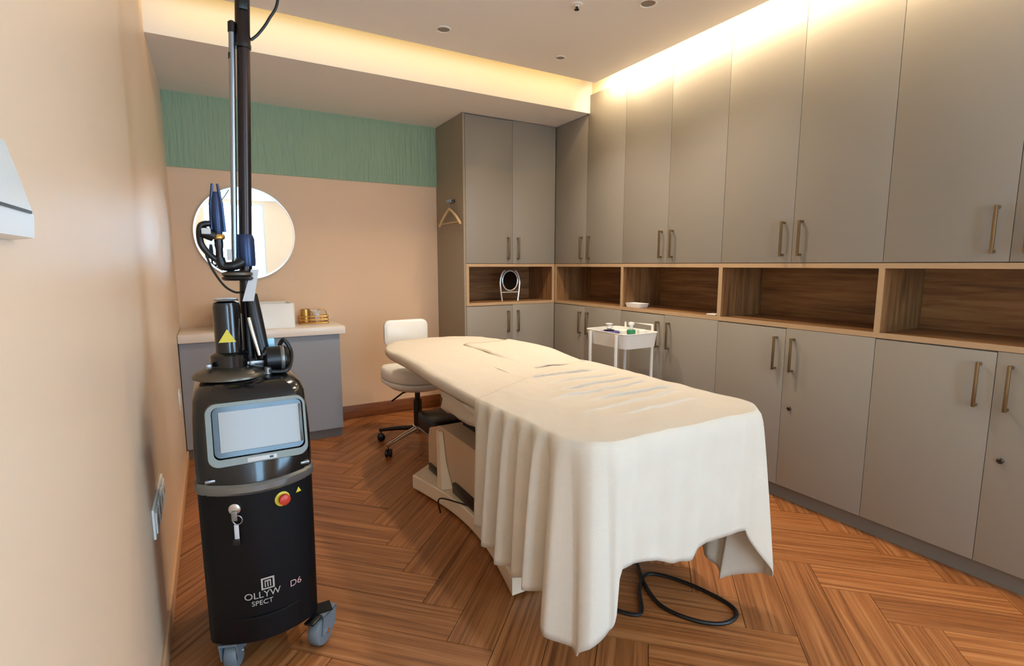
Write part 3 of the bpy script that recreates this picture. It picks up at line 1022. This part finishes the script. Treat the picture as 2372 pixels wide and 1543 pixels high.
for t_ in range(1, NT + 1):
    f = t_ / NT
    cur = []
    for k, vtx in enumerate(rim):
        s = S[k]
        # outward normal from neighbours
        a = rim[max(k - 1, 0)].co
        b = rim[min(k + 1, len(rim) - 1)].co
        tg = Vector((b.x - a.x, b.y - a.y, 0)).normalized()
        nrm = Vector((tg.y, -tg.x, 0))
        if nrm.dot(Vector((vtx.co.x - BXC, vtx.co.y - 1.9, 0))) < 0:
            nrm = -nrm
        D = lin_tab(DROP, s) + 0.012 * noise.noise(Vector((s * 9, 0, 5)))
        d = D * f
        g = f ** 0.6
        ph = s * 2 * PI / 0.100 + 0.9 * noise.noise(Vector((s * 5, f * 0.7, 0))) + 1.2 * f * noise.noise(Vector((s * 2.0, 7, 0)))
        pp = (ph / (2 * PI)) % 1.0
        w_ = (pp / 0.66) if pp < 0.66 else (1 - pp) / 0.34
        w_ = 2 * (0.5 * w_ + 0.5 * w_ * w_ * (3 - 2 * w_)) - 1.1
        fold = lerp_tab(FOLDA, s) * w_ * g * (0.75 + 0.5 * noise.noise(Vector((s * 7, 0, 9))))
        out = 0.016 * (1 - math.exp(-d / 0.02)) + lerp_tab(FLARE, s) * f ** 0.9 + fold
        side = 0.016 * g * math.sin(ph + 1.3) * (1 if lerp_tab(FOLDA, s) > 0.012 else 0.2)
        p = vtx.co + nrm * out + tg * side
        p.z = vtx.co.z - max(0.0, d - 0.006 * (1 - math.exp(-d / 0.02)))
        if s > 0.8 and s < 1.3:
            p.y += 0.006 * noise.noise(Vector((s * 11, f * 5, 2)))
        cur.append(bm.verts.new(p))
    for k in range(len(rim) - 1):
        bm.faces.new((prev[k], prev[k + 1], cur[k + 1], cur[k]))
    prev = cur
tw = MB()
tw.bm.free()
tw.bm = bm
o = tw.build('towel_blanket', M_TOWEL, None, sharp=180, solid=0.005)
tag(o, 'large cream towel draped in folds over the foot of the treatment bed', 'towel')

# second folded layer along the right of the bed head
mb = MB()
sec = []
for k in range(22):
    y = 2.18 + 0.78 * k / 21
    row = []
    for i in range(14):
        x = 1.36 + (1.735 - 1.36) * i / 13 - 0.22 * sstep(2.6, 2.96, y) * (i / 13) * 0.25
        z = top_z(x, y) + 0.003 + 0.005 * sstep(0, 4, k) + 0.003 * noise.noise(Vector((x * 9, y * 7, 6))) + 0.008 * math.exp(-((x - 1.70) / 0.03) ** 2)
        if i == 0:
            z -= 0.008
        row.append((x, y, z))
    row += [(1.748 - 0.055 * sstep(2.6, 2.96, y), y, row[-1][2] - 0.02), (1.752 - 0.055 * sstep(2.6, 2.96, y), y, row[-1][2] - 0.09 - 0.02 * noise.noise(Vector((y * 12, 0, 0))))]
    sec.append(row)
mb.loft(sec, cap=False, closed=False)
tag(mb.build('folded_sheet', M_TOWEL, None, sharp=180, solid=0.004), 'cream sheet lying folded on the right side of the bed head', 'sheet')

# bed power cable and floor loop
pts = spline([(1.30, 1.58, 0.03), (1.22, 1.44, 0.012), (1.30, 1.30, 0.008), (1.42, 1.42, 0.008), (1.52, 1.47, 0.008), (1.60, 1.36, 0.008), (1.64, 1.20, 0.008), (1.62, 1.12, 0.008), (1.53, 1.11, 0.008), (1.45, 1.18, 0.008), (1.41, 1.30, 0.008), (1.46, 1.44, 0.008), (1.52, 1.54, 0.014), (1.545, 1.612, 0.03)], 8)
tag(MB().tube(pts, 0.0075, 8).build('power_cable', M_CABLE), 'black cable looping on the floor under the bed foot', 'cable')
tag(MB().tube(spline([(0.968, 2.42, 0.006), (0.955, 2.40, 0.095), (1.02, 2.30, 0.099), (1.08, 2.18, 0.099), (1.15, 2.05, 0.099)], 6), 0.004, 6).build('thin_cord', M_CABLE), 'thin dark cord lying across the beige bed base', 'cord')

# ================================================================== LASER MACHINE
MX, MY = 0.0875, 1.92
mach = thing('laser_machine', 'black upright laser machine with tall articulated arm and screen by the left wall', 'machine', (MX, MY, 0))


def body_sec(z, hw, front, back, bul, r=0.05, n=10):
    """plan outline with a bulging front, local coordinates"""
    pts = []
    for k in range(n + 1):
        f = -1 + 2 * k / n
        pts.append((f * (hw - r * 0.55), front - bul * (1 - f * f)))
    for k in range(1, 5):
        a = -PI / 2 + PI / 2 * k / 4
        pts.append((hw - r + r * math.cos(a) if k < 4 else hw, front + r * 0.9 + r * 0.9 * math.sin(a)))
    pts += [(hw, (front + back) / 2), (hw, back - r)]
    for k in range(1, 4):
        a = PI / 2 * k / 4
        pts.append((hw - r + r * math.cos(a), back - r + r * math.sin(a)))
    right = pts[n + 1:]
    pts += [(hw - r, back), (-(hw - r), back)]
    pts += [(-x, y) for x, y in right[::-1]]
    return [(x, y, z) for x, y in pts]


FR = 1.725 - MY
BKB = 0.27
# lower body
mb = MB()
mb.loft([body_sec(0.118, 0.152, FR + 0.012, BKB - 0.01, 0.035), body_sec(0.128, 0.16, FR, BKB, 0.04), body_sec(0.40, 0.163, FR, BKB, 0.045), body_sec(0.617, 0.164, FR, BKB, 0.048)])
mb.build('lower_body', M_BODY, mach)
mb = MB()
mb.loft([body_sec(0.135 + 0.003, 0.13, FR - 0.001, 0, 0.045, 0.02), body_sec(0.138, 0.132, FR - 0.0045, 0, 0.0455, 0.02), body_sec(0.21, 0.132, FR - 0.0045, 0, 0.0455, 0.02), body_sec(0.213, 0.13, FR - 0.001, 0, 0.0455, 0.02)])
mb.build('kick_panel', M_BODY, mach)
# grey band and head
mb = MB()
mb.loft([body_sec(0.6175, 0.166, FR - 0.004, BKB, 0.052), body_sec(0.628, 0.169, FR - 0.010, BKB + 0.003, 0.056), body_sec(0.645, 0.169, FR - 0.010, BKB + 0.003, 0.056), body_sec(0.652, 0.165, FR - 0.006, BKB, 0.052)])
mb.build('band', M_BAND, mach)
mb = MB()
hs = [(0.6525, 0.163, -0.004, 0.050, 0.05), (0.68, 0.165, -0.004, 0.046, 0.05), (0.76, 0.165, 0.008, 0.036, 0.05), (0.84, 0.163, 0.022, 0.026, 0.055), (0.89, 0.160, 0.036, 0.020, 0.06), (0.915, 0.152, 0.052, 0.016, 0.07), (0.932, 0.135, 0.080, 0.012, 0.07), (0.938, 0.11, 0.12, 0.008, 0.06)]
mb.loft([body_sec(z, hw, FR + df, BKB - (0 if z < 0.88 else (z - 0.88) * 1.6), bl_, r) for z, hw, df, bl_, r in hs])
mb.build('head', M_BLKGL, mach, sharp=50)
# screen, bezel: tilted plane on the head front
TILT = math.atan2(0.030, 0.16)
SCM = Matrix.Translation((0.008, FR - 0.033, 0.806)) @ Matrix.Rotation(-TILT, 4, 'X')


def frame(w, h, wi, hi, y0, y1, r, ri, cx=0.0, cz=0.0):
    o1 = rrect(-w, w, -h, h, r, 6)
    i1 = rrect(cx - wi, cx + wi, cz - hi, cz + hi, ri, 6)
    return MB().loft([[(x, y1, z) for x, z in o1], [(x, y0 + 0.004, z) for x, z in o1], [(x * 0.985, y0, z * 0.98) for x, z in o1], [(x, y0, z) for x, z in i1], [(x, y1, z) for x, z in i1], [(x, y1, z) for x, z in o1]], cap=False)


MB().add(frame(0.137, 0.094, 0.124, 0.076, -0.012, 0.045, 0.03, 0.018, 0.004, 0.005), SCM).build('bezel', M_BEZEL, mach)
MB().add(frame(0.1235, 0.0755, 0.113, 0.060, 0.002, 0.045, 0.018, 0.006, 0.006, 0.0), SCM @ Matrix.Translation((0.004, 0, 0.006))).build('screen_surround', M_BLKGL, mach)
MB().add(box(-0.106, 0.119, 0.004, 0.008, -0.0595, 0.0595), SCM @ Matrix.Translation((0.004, 0, 0.006))).build('screen', M_SCREEN, mach)
MB().add(box(0.1135, 0.1195, -0.004, 0.003, -0.058, 0.058, bev=0.001), SCM @ Matrix.Translation((0.004, 0, 0.006))).build('stylus_strip', M_BEZEL, mach)
lb = MB().add(box(-0.035, 0.045, -0.0145, -0.0125, -0.089, -0.076, bev=0.0008), SCM).build('label_plate', M_TAG, mach)
MB().add(box(0.025, 0.035, -0.0152, -0.0146, -0.086, -0.080), SCM).build('label_mark', M_BLACK, lb)


def front_y(x, z=0.4):
    return FR - 0.045 * (1 - (x / 0.135) ** 2)


for x, z in ((-0.125, 0.664), (0.135, 0.67)):
    yy = front_y(x)
    box(x - 0.016, x + 0.016, yy - 0.012, yy + 0.02, z - 0.005, z + 0.005, bev=0.003).build('clip', M_STEEL, mach)


def on_front(mb_, x, z, off=0.0):
    sl = 2 * 0.045 * x / 0.135 ** 2
    return MB().add(mb_, Matrix.Translation((x, front_y(x) - 0.0015 - off, z)) @ Matrix.Rotation(math.atan(sl), 4, 'Z'))


# key switch with tag
ks = on_front(MB().lathe([(0.017, 0.006), (0.017, -0.006), (0.013, -0.009), (0.004, -0.009)], n=20, axis='y'), -0.068, 0.575).build('key_switch', M_CHROME, mach)
on_front(MB().box(-0.008, 0.008, -0.013, -0.0095, -0.034, -0.004, bev=0.001), -0.068, 0.575).build('key', M_STEEL, ks)
on_front(MB().tube([(0.013 * math.cos(a) + 0.008, -0.011, -0.032 + 0.014 * math.sin(a)) for a in [2 * PI * k / 20 for k in range(21)]], 0.0018, 6), -0.068, 0.575).build('key_ring', M_STEEL, ks)
on_front(MB().box(-0.003, 0.010, -0.012, -0.010, -0.092, -0.046, bev=0.0008), -0.068, 0.575).build('key_tag', M_TAG, ks)
on_front(MB().box(-0.010, 0.012, -0.013, -0.008, -0.113, -0.0925, bev=0.003), -0.068, 0.575).build('key_fob', M_BLACK, ks)
# emergency stop
es = on_front(MB().lathe([(0.023, 0.006), (0.023, -0.003), (0.021, -0.004), (0.002, -0.004)], n=24, axis='y'), 0.062, 0.577).build('emergency_plate', M_YELLOW, mach)
on_front(MB().lathe([(0.010, -0.0045), (0.010, -0.012), (0.017, -0.014), (0.017, -0.022), (0.012, -0.026), (0.002, -0.027)], n=22, axis='y'), 0.062, 0.579).build('emergency_button', M_RED, es)
st = on_front(MB().lathe([(0.011, 0.001), (0.011, -0.0006), (0.001, -0.0006)], n=3, axis='y'), 0.113, 0.585).build('warning_sticker', M_YELLOW, mach)


def text_mesh(body, size, name, material, x, z, parent, ext=0.0004):
    cu = bpy.data.curves.new(name, 'FONT')
    cu.body = body
    cu.size = size
    cu.extrude = ext
    cu.align_x = 'CENTER'
    cu.align_y = 'CENTER'
    ob = bpy.data.objects.new(name, cu)
    COL.objects.link(ob)
    dg = bpy.context.evaluated_depsgraph_get()
    me = bpy.data.meshes.new_from_object(ob.evaluated_get(dg))
    bpy.data.objects.remove(ob)
    # lay the flat text on the bulging front: x -> x, y -> z
    for v in me.vertices:
        X = x + v.co.x
        v.co = Vector((X, front_y(X) - 0.0022 - v.co.z, z + v.co.y))
    me.materials.clear()
    me.materials.append(material)
    o = bpy.data.objects.new(name, me)
    COL.objects.link(o)
    o.parent = parent
    return o


text_mesh('OLLYW', 0.030, 'lettering', M_PRINT, -0.010, 0.283, mach)
text_mesh('SPECT', 0.022, 'lettering', M_PRINT, -0.012, 0.258, mach)
text_mesh('D6', 0.030, 'lettering', M_PRINTP, 0.088, 0.284, mach)
# square emblem
em = MB()
for a, b, c, d in ((-0.019, 0.019, 0.014, 0.019), (-0.019, 0.019, -0.019, -0.015), (-0.019, -0.014, -0.015, 0.014), (0.014, 0.019, -0.015, 0.014), (-0.009, -0.006, -0.012, 0.006), (-0.0015, 0.0015, -0.012, 0.008), (0.006, 0.009, -0.012, 0.006), (-0.009, 0.009, 0.006, 0.010)):
    em.box(a, b, -0.0008, 0.0, c, d)
on_front(em, 0.006, 0.318, 0.0008).build('emblem', M_PRINT, mach)

# casters


def caster(cx, cy, ang, brake):
    w_ = MB()
    w_.lathe([(0.001, -0.020), (0.030, -0.022), (0.046, -0.019), (0.050, -0.012), (0.050, 0.012), (0.046, 0.019), (0.030, 0.022), (0.001, 0.020)], (0, 0.022, 0.050), 26, 'x')
    M_ = Matrix.Translation((cx, cy, 0)) @ Matrix.Rotation(ang, 4, 'Z')
    o = MB().add(w_, M_).build('caster', M_CASTER, mach)
    k = MB()
    for s in (-1, 1):
        k.prism([(-0.02, 0.045), (0.05, 0.045), (0.035, 0.112), (-0.035, 0.112)], s * 0.0232, s * 0.0272, 'yz')
    k.box(-0.0272, 0.0272, -0.035, 0.035, 0.1045, 0.1125)
    MB().add(k, M_).build('fork', M_CASTER, o)
    MB().add(MB().lathe([(0.009, -0.031), (0.009, 0.031)], (0, 0.022, 0.050), 12, 'x'), M_).build('axle', M_CHROME, o)
    if brake:
        MB().add(MB().box(-0.018, 0.018, 0.030, 0.085, 0.105, 0.113, bev=0.003), M_).build('brake_pedal', M_BLACK, o)


caster(-0.105, FR + 0.045, -0.35, False)
caster(0.180, FR + 0.045, 2.35, True)
caster(-0.115, 0.20, 0.3, False)
caster(0.125, 0.20, 0.4, False)
mb = MB()
mb.box(0.10, 0.205, FR + 0.02, FR + 0.075, 0.1135, 0.1175)
mb.build('caster_bracket', M_BODY, mach)

# ---- articulated arm on top
ZH = 0.9385
LEAN = 0.05
tur = MB().lathe([(0.112, 0.0), (0.112, 0.006), (0.10, 0.018), (0.07, 0.028), (0.058, 0.032)], (-0.048, 0.0, ZH), 32).build('turret', M_BEZEL, mach, sharp=60)
MB().lathe([(0.056, 0.0325), (0.058, 0.07), (0.050, 0.076), (0.040, 0.08), (0.040, 0.225), (0.037, 0.24), (0.02, 0.246)], (-0.048, 0.0, ZH), 28).build('column', M_BLKGL, mach)
MB().lathe([(0.037, 0.2465), (0.032, 0.252), (0.01, 0.254)], (-0.048, 0.0, ZH), 24).build('column_cap', M_STEEL, mach)
for s in (-1, 1):
    box(-0.048 + s * 0.062 - 0.008, -0.048 + s * 0.062 + 0.008, -0.05, -0.02, ZH + 0.034, ZH + 0.05, bev=0.003).build('turret_screw', M_STEEL, mach)
# triangular warning sticker wrapped flat on the column front
MB().prism([(-0.028, ZH + 0.115), (0.022, ZH + 0.115), (-0.002, ZH + 0.157)], -0.0422, -0.0405, 'xz').build('warning_triangle', M_YELLOW, mach).location = (-0.050, 0.0, 0)
# thick dark pole, thin silver guide tube
PX, PY = 0.014, 0.045
MB().lathe([(0.030, 0.0), (0.030, 0.03), (0.020, 0.034), (0.0195, 0.20)], (PX, PY, ZH), 22).build('pole_foot', M_BLACK, mach)
MB().tube([(PX, PY, ZH + 0.20), (PX, PY, 2.0)], 0.0195, 20).build('pole', M_DARKTUBE, mach)
MB().lathe([(0.0235, 2.0005), (0.0235, 2.025), (0.022, 2.03), (0.022, 2.38)], (PX - 0.002, PY, 0), 20).build('upper_sleeve', M_DARKTUBE, mach)
MB().lathe([(0.025, 1.989), (0.025, 2.0002), (0.021, 2.0003)], (PX - 0.002, PY, 0), 20).build('collar', M_BLACK, mach)
box(PX - 0.014, PX + 0.012, PY - 0.026, PY - 0.0225, 2.10, 2.135, bev=0.002).build('sleeve_button', M_BLACK, mach)
MB().tube([(PX - 0.033, PY - 0.004, 1.30), (PX - 0.033, PY - 0.004, 2.03)], 0.0095, 14).build('guide_tube', M_SILTUBE, mach)
MB().lathe([(0.0115, 2.0305), (0.0115, 2.06), (0.006, 2.065)], (PX - 0.033, PY - 0.004, 0), 14).build('guide_cap', M_DARKTUBE, mach)
el = MB().lathe([(0.03, 2.3805), (0.034, 2.39), (0.034, 2.43), (0.024, 2.445)], (PX - 0.002, PY, 0), 20).build('top_elbow', M_BLACK, mach)
box(PX - 0.044, PX - 0.0265, PY - 0.012, PY + 0.008, 1.95, 1.968, bev=0.002).build('guide_clip', M_BLACK, mach)
# hose leaving the sleeve towards the ceiling
MB().tube(spline([(PX + 0.022, PY, 2.02), (PX + 0.045, PY + 0.0, 2.045), (PX + 0.075, PY + 0.0, 2.095), (PX + 0.103, PY + 0.0, 2.17), (PX + 0.10, PY + 0.01, 2.37), (PX + 0.03, PY, 2.425)], 8), 0.0045, 8).build('hose', M_CABLE, mach)
for o_ in mach.children:
    if o_.name.split('.')[0] in ('pole', 'upper_sleeve', 'collar', 'sleeve_button', 'guide_tube', 'guide_cap', 'top_elbow', 'guide_clip', 'hose'):
        for v_ in o_.data.vertices:
            v_.co.x += LEAN * (v_.co.z - 1.2)
# lower clamp on the pole carrying the parked handpiece
MB().lathe([(0.026, 1.295), (0.028, 1.305), (0.028, 1.385), (0.023, 1.40)], (PX + 0.008, PY, 0), 18).build('clamp_collar', M_NAVY, mach)
HPX, HPY = PX - 0.070, PY - 0.03
MB().tube(spline([(PX - 0.005, PY - 0.03, 1.312), (PX - 0.03, PY - 0.035, 1.297), (HPX + 0.008, HPY, 1.297), (HPX, HPY, 1.322)], 6), 0.015, 12).build('cradle_arm', M_BLACK, mach)
MB().lathe([(0.040, 1.262), (0.047, 1.267), (0.045, 1.275), (0.026, 1.281)], (PX - 0.022, PY - 0.02, 0), 22).build('cradle_plate', M_BEZEL, mach)
MB().lathe([(0.042, 1.249), (0.048, 1.255), (0.044, 1.2615)], (PX - 0.022, PY - 0.02, 0), 22).build('cradle_base', M_BLACK, mach)
MB().lathe([(0.011, 1.30), (0.011, 1.35), (0.013, 1.36), (0.013, 1.38)], (HPX, HPY, 0), 16).build('handpiece_stem', M_DARKTUBE, mach)
MB().lathe([(0.016, 1.3805), (0.019, 1.384), (0.019, 1.393), (0.016, 1.397)], (HPX, HPY, 0), 18).build('handpiece_ring', M_GOLD, mach)
MB().lathe([(0.012, 1.3975), (0.015, 1.41), (0.0155, 1.46), (0.012, 1.505), (0.007, 1.53)], (HPX, HPY, 0), 16).build('handpiece', M_NAVY, mach)
for s in (-1, 1):
    MB().tube([(HPX + s * 0.018, HPY, 1.405), (HPX + s * 0.015, HPY, 1.49), (HPX + s * 0.007, HPY, 1.555)], [0.006, 0.0055, 0.0035], 8).build('handpiece_prong', M_NAVY, mach)
MB().tube([(HPX - 0.013, HPY - 0.005, 1.39), (HPX - 0.045, HPY - 0.012, 1.405)], 0.018, 12).build('joint_knob', M_BLACK, mach)
MB().tube(spline([(HPX - 0.022, HPY - 0.005, 1.43), (HPX - 0.047, HPY - 0.01, 1.42), (HPX - 0.050, HPY, 1.37), (HPX - 0.03, HPY, 1.335), (HPX - 0.008, HPY, 1.315)], 6), 0.010, 10).build('joint_arm', M_BLACK, mach)
box(HPX - 0.046, HPX - 0.020, HPY - 0.036, HPY - 0.028, 1.395, 1.414, bev=0.003).build('joint_label', M_TAG, mach)
box(PX - 0.050, PX - 0.036, PY - 0.058, PY - 0.05, 1.315, 1.35, bev=0.002).build('clamp_label', M_TAG, mach)
MB().tube(spline([(HPX - 0.040, HPY, 1.345), (HPX - 0.025, HPY - 0.01, 1.29), (HPX + 0.005, HPY - 0.02, 1.235), (HPX + 0.035, HPY - 0.02, 1.212), (PX - 0.012, PY - 0.01, 1.21)], 7), 0.0035, 8).build('fibre_cable', M_CABLE, mach)
# hanging paper tag and slanted lower arm
tg_ = MB()
tg_.loft([[(PX - 0.014, PY - 0.034, 1.18), (PX + 0.020, PY - 0.034, 1.18), (PX + 0.042, PY - 0.03, 1.285), (PX + 0.018, PY - 0.03, 1.285)], [(PX - 0.014, PY - 0.0325, 1.18), (PX + 0.020, PY - 0.0325, 1.18), (PX + 0.042, PY - 0.0285, 1.285), (PX + 0.018, PY - 0.0285, 1.285)]])
tg_.build('paper_tag', M_TAG, mach)
MB().tube([(PX + 0.012, PY - 0.005, 1.20), (PX + 0.018, PY - 0.02, 1.13), (PX + 0.040, PY - 0.035, 0.985)], [0.022, 0.026, 0.022], 12).build('slant_arm', M_BLACK, mach)
MB().tube(spline([(PX + 0.000, PY - 0.045, 1.125), (PX + 0.010, PY - 0.058, 1.07), (PX + 0.025, PY - 0.06, 1.0)], 5), [0.008] * 11, 10).build('damper_rod', M_CHROME, mach)
box(PX - 0.03, PX + 0.042, PY - 0.072, PY - 0.005, 0.972, 0.984, bev=0.002).build('arm_plate', M_STEEL, mach)
box(PX - 0.028, PX + 0.05, PY - 0.064, PY + 0.0, ZH + 0.001, 0.9715, bev=0.004).build('arm_block', M_BLACK, mach)
MB().lathe([(0.03, -0.04), (0.043, -0.03), (0.043, 0.03), (0.034, 0.04)], (PX + 0.075, PY - 0.055, ZH + 0.044), 22, 'x').build('drive_knob', M_BLACK, mach)
MB().lathe([(0.044, 0.012), (0.0455, 0.014), (0.0455, 0.022), (0.044, 0.024)], (PX + 0.075, PY - 0.055, ZH + 0.044), 22, 'x').build('knob_ring', M_BAND, mach)
box(PX + 0.048, PX + 0.076, PY - 0.03, PY - 0.015, ZH + 0.075, ZH + 0.112, bev=0.004).build('blue_cap', M_LBLUE, mach)
MB().lathe([(0.012, 0), (0.012, 0.02), (0.008, 0.024)], (PX + 0.045, PY - 0.085, ZH + 0.001), 14).build('port', M_STEEL, mach)
MB().tube(spline([(PX + 0.09, PY - 0.03, ZH + 0.085), (PX + 0.105, PY - 0.04, ZH + 0.105), (PX + 0.125, PY - 0.05, ZH + 0.06), (PX + 0.105, PY - 0.10, ZH + 0.012), (PX + 0.055, PY - 0.105, ZH + 0.010)], 7), 0.007, 8).build('coolant_hose', M_CABLE, mach)
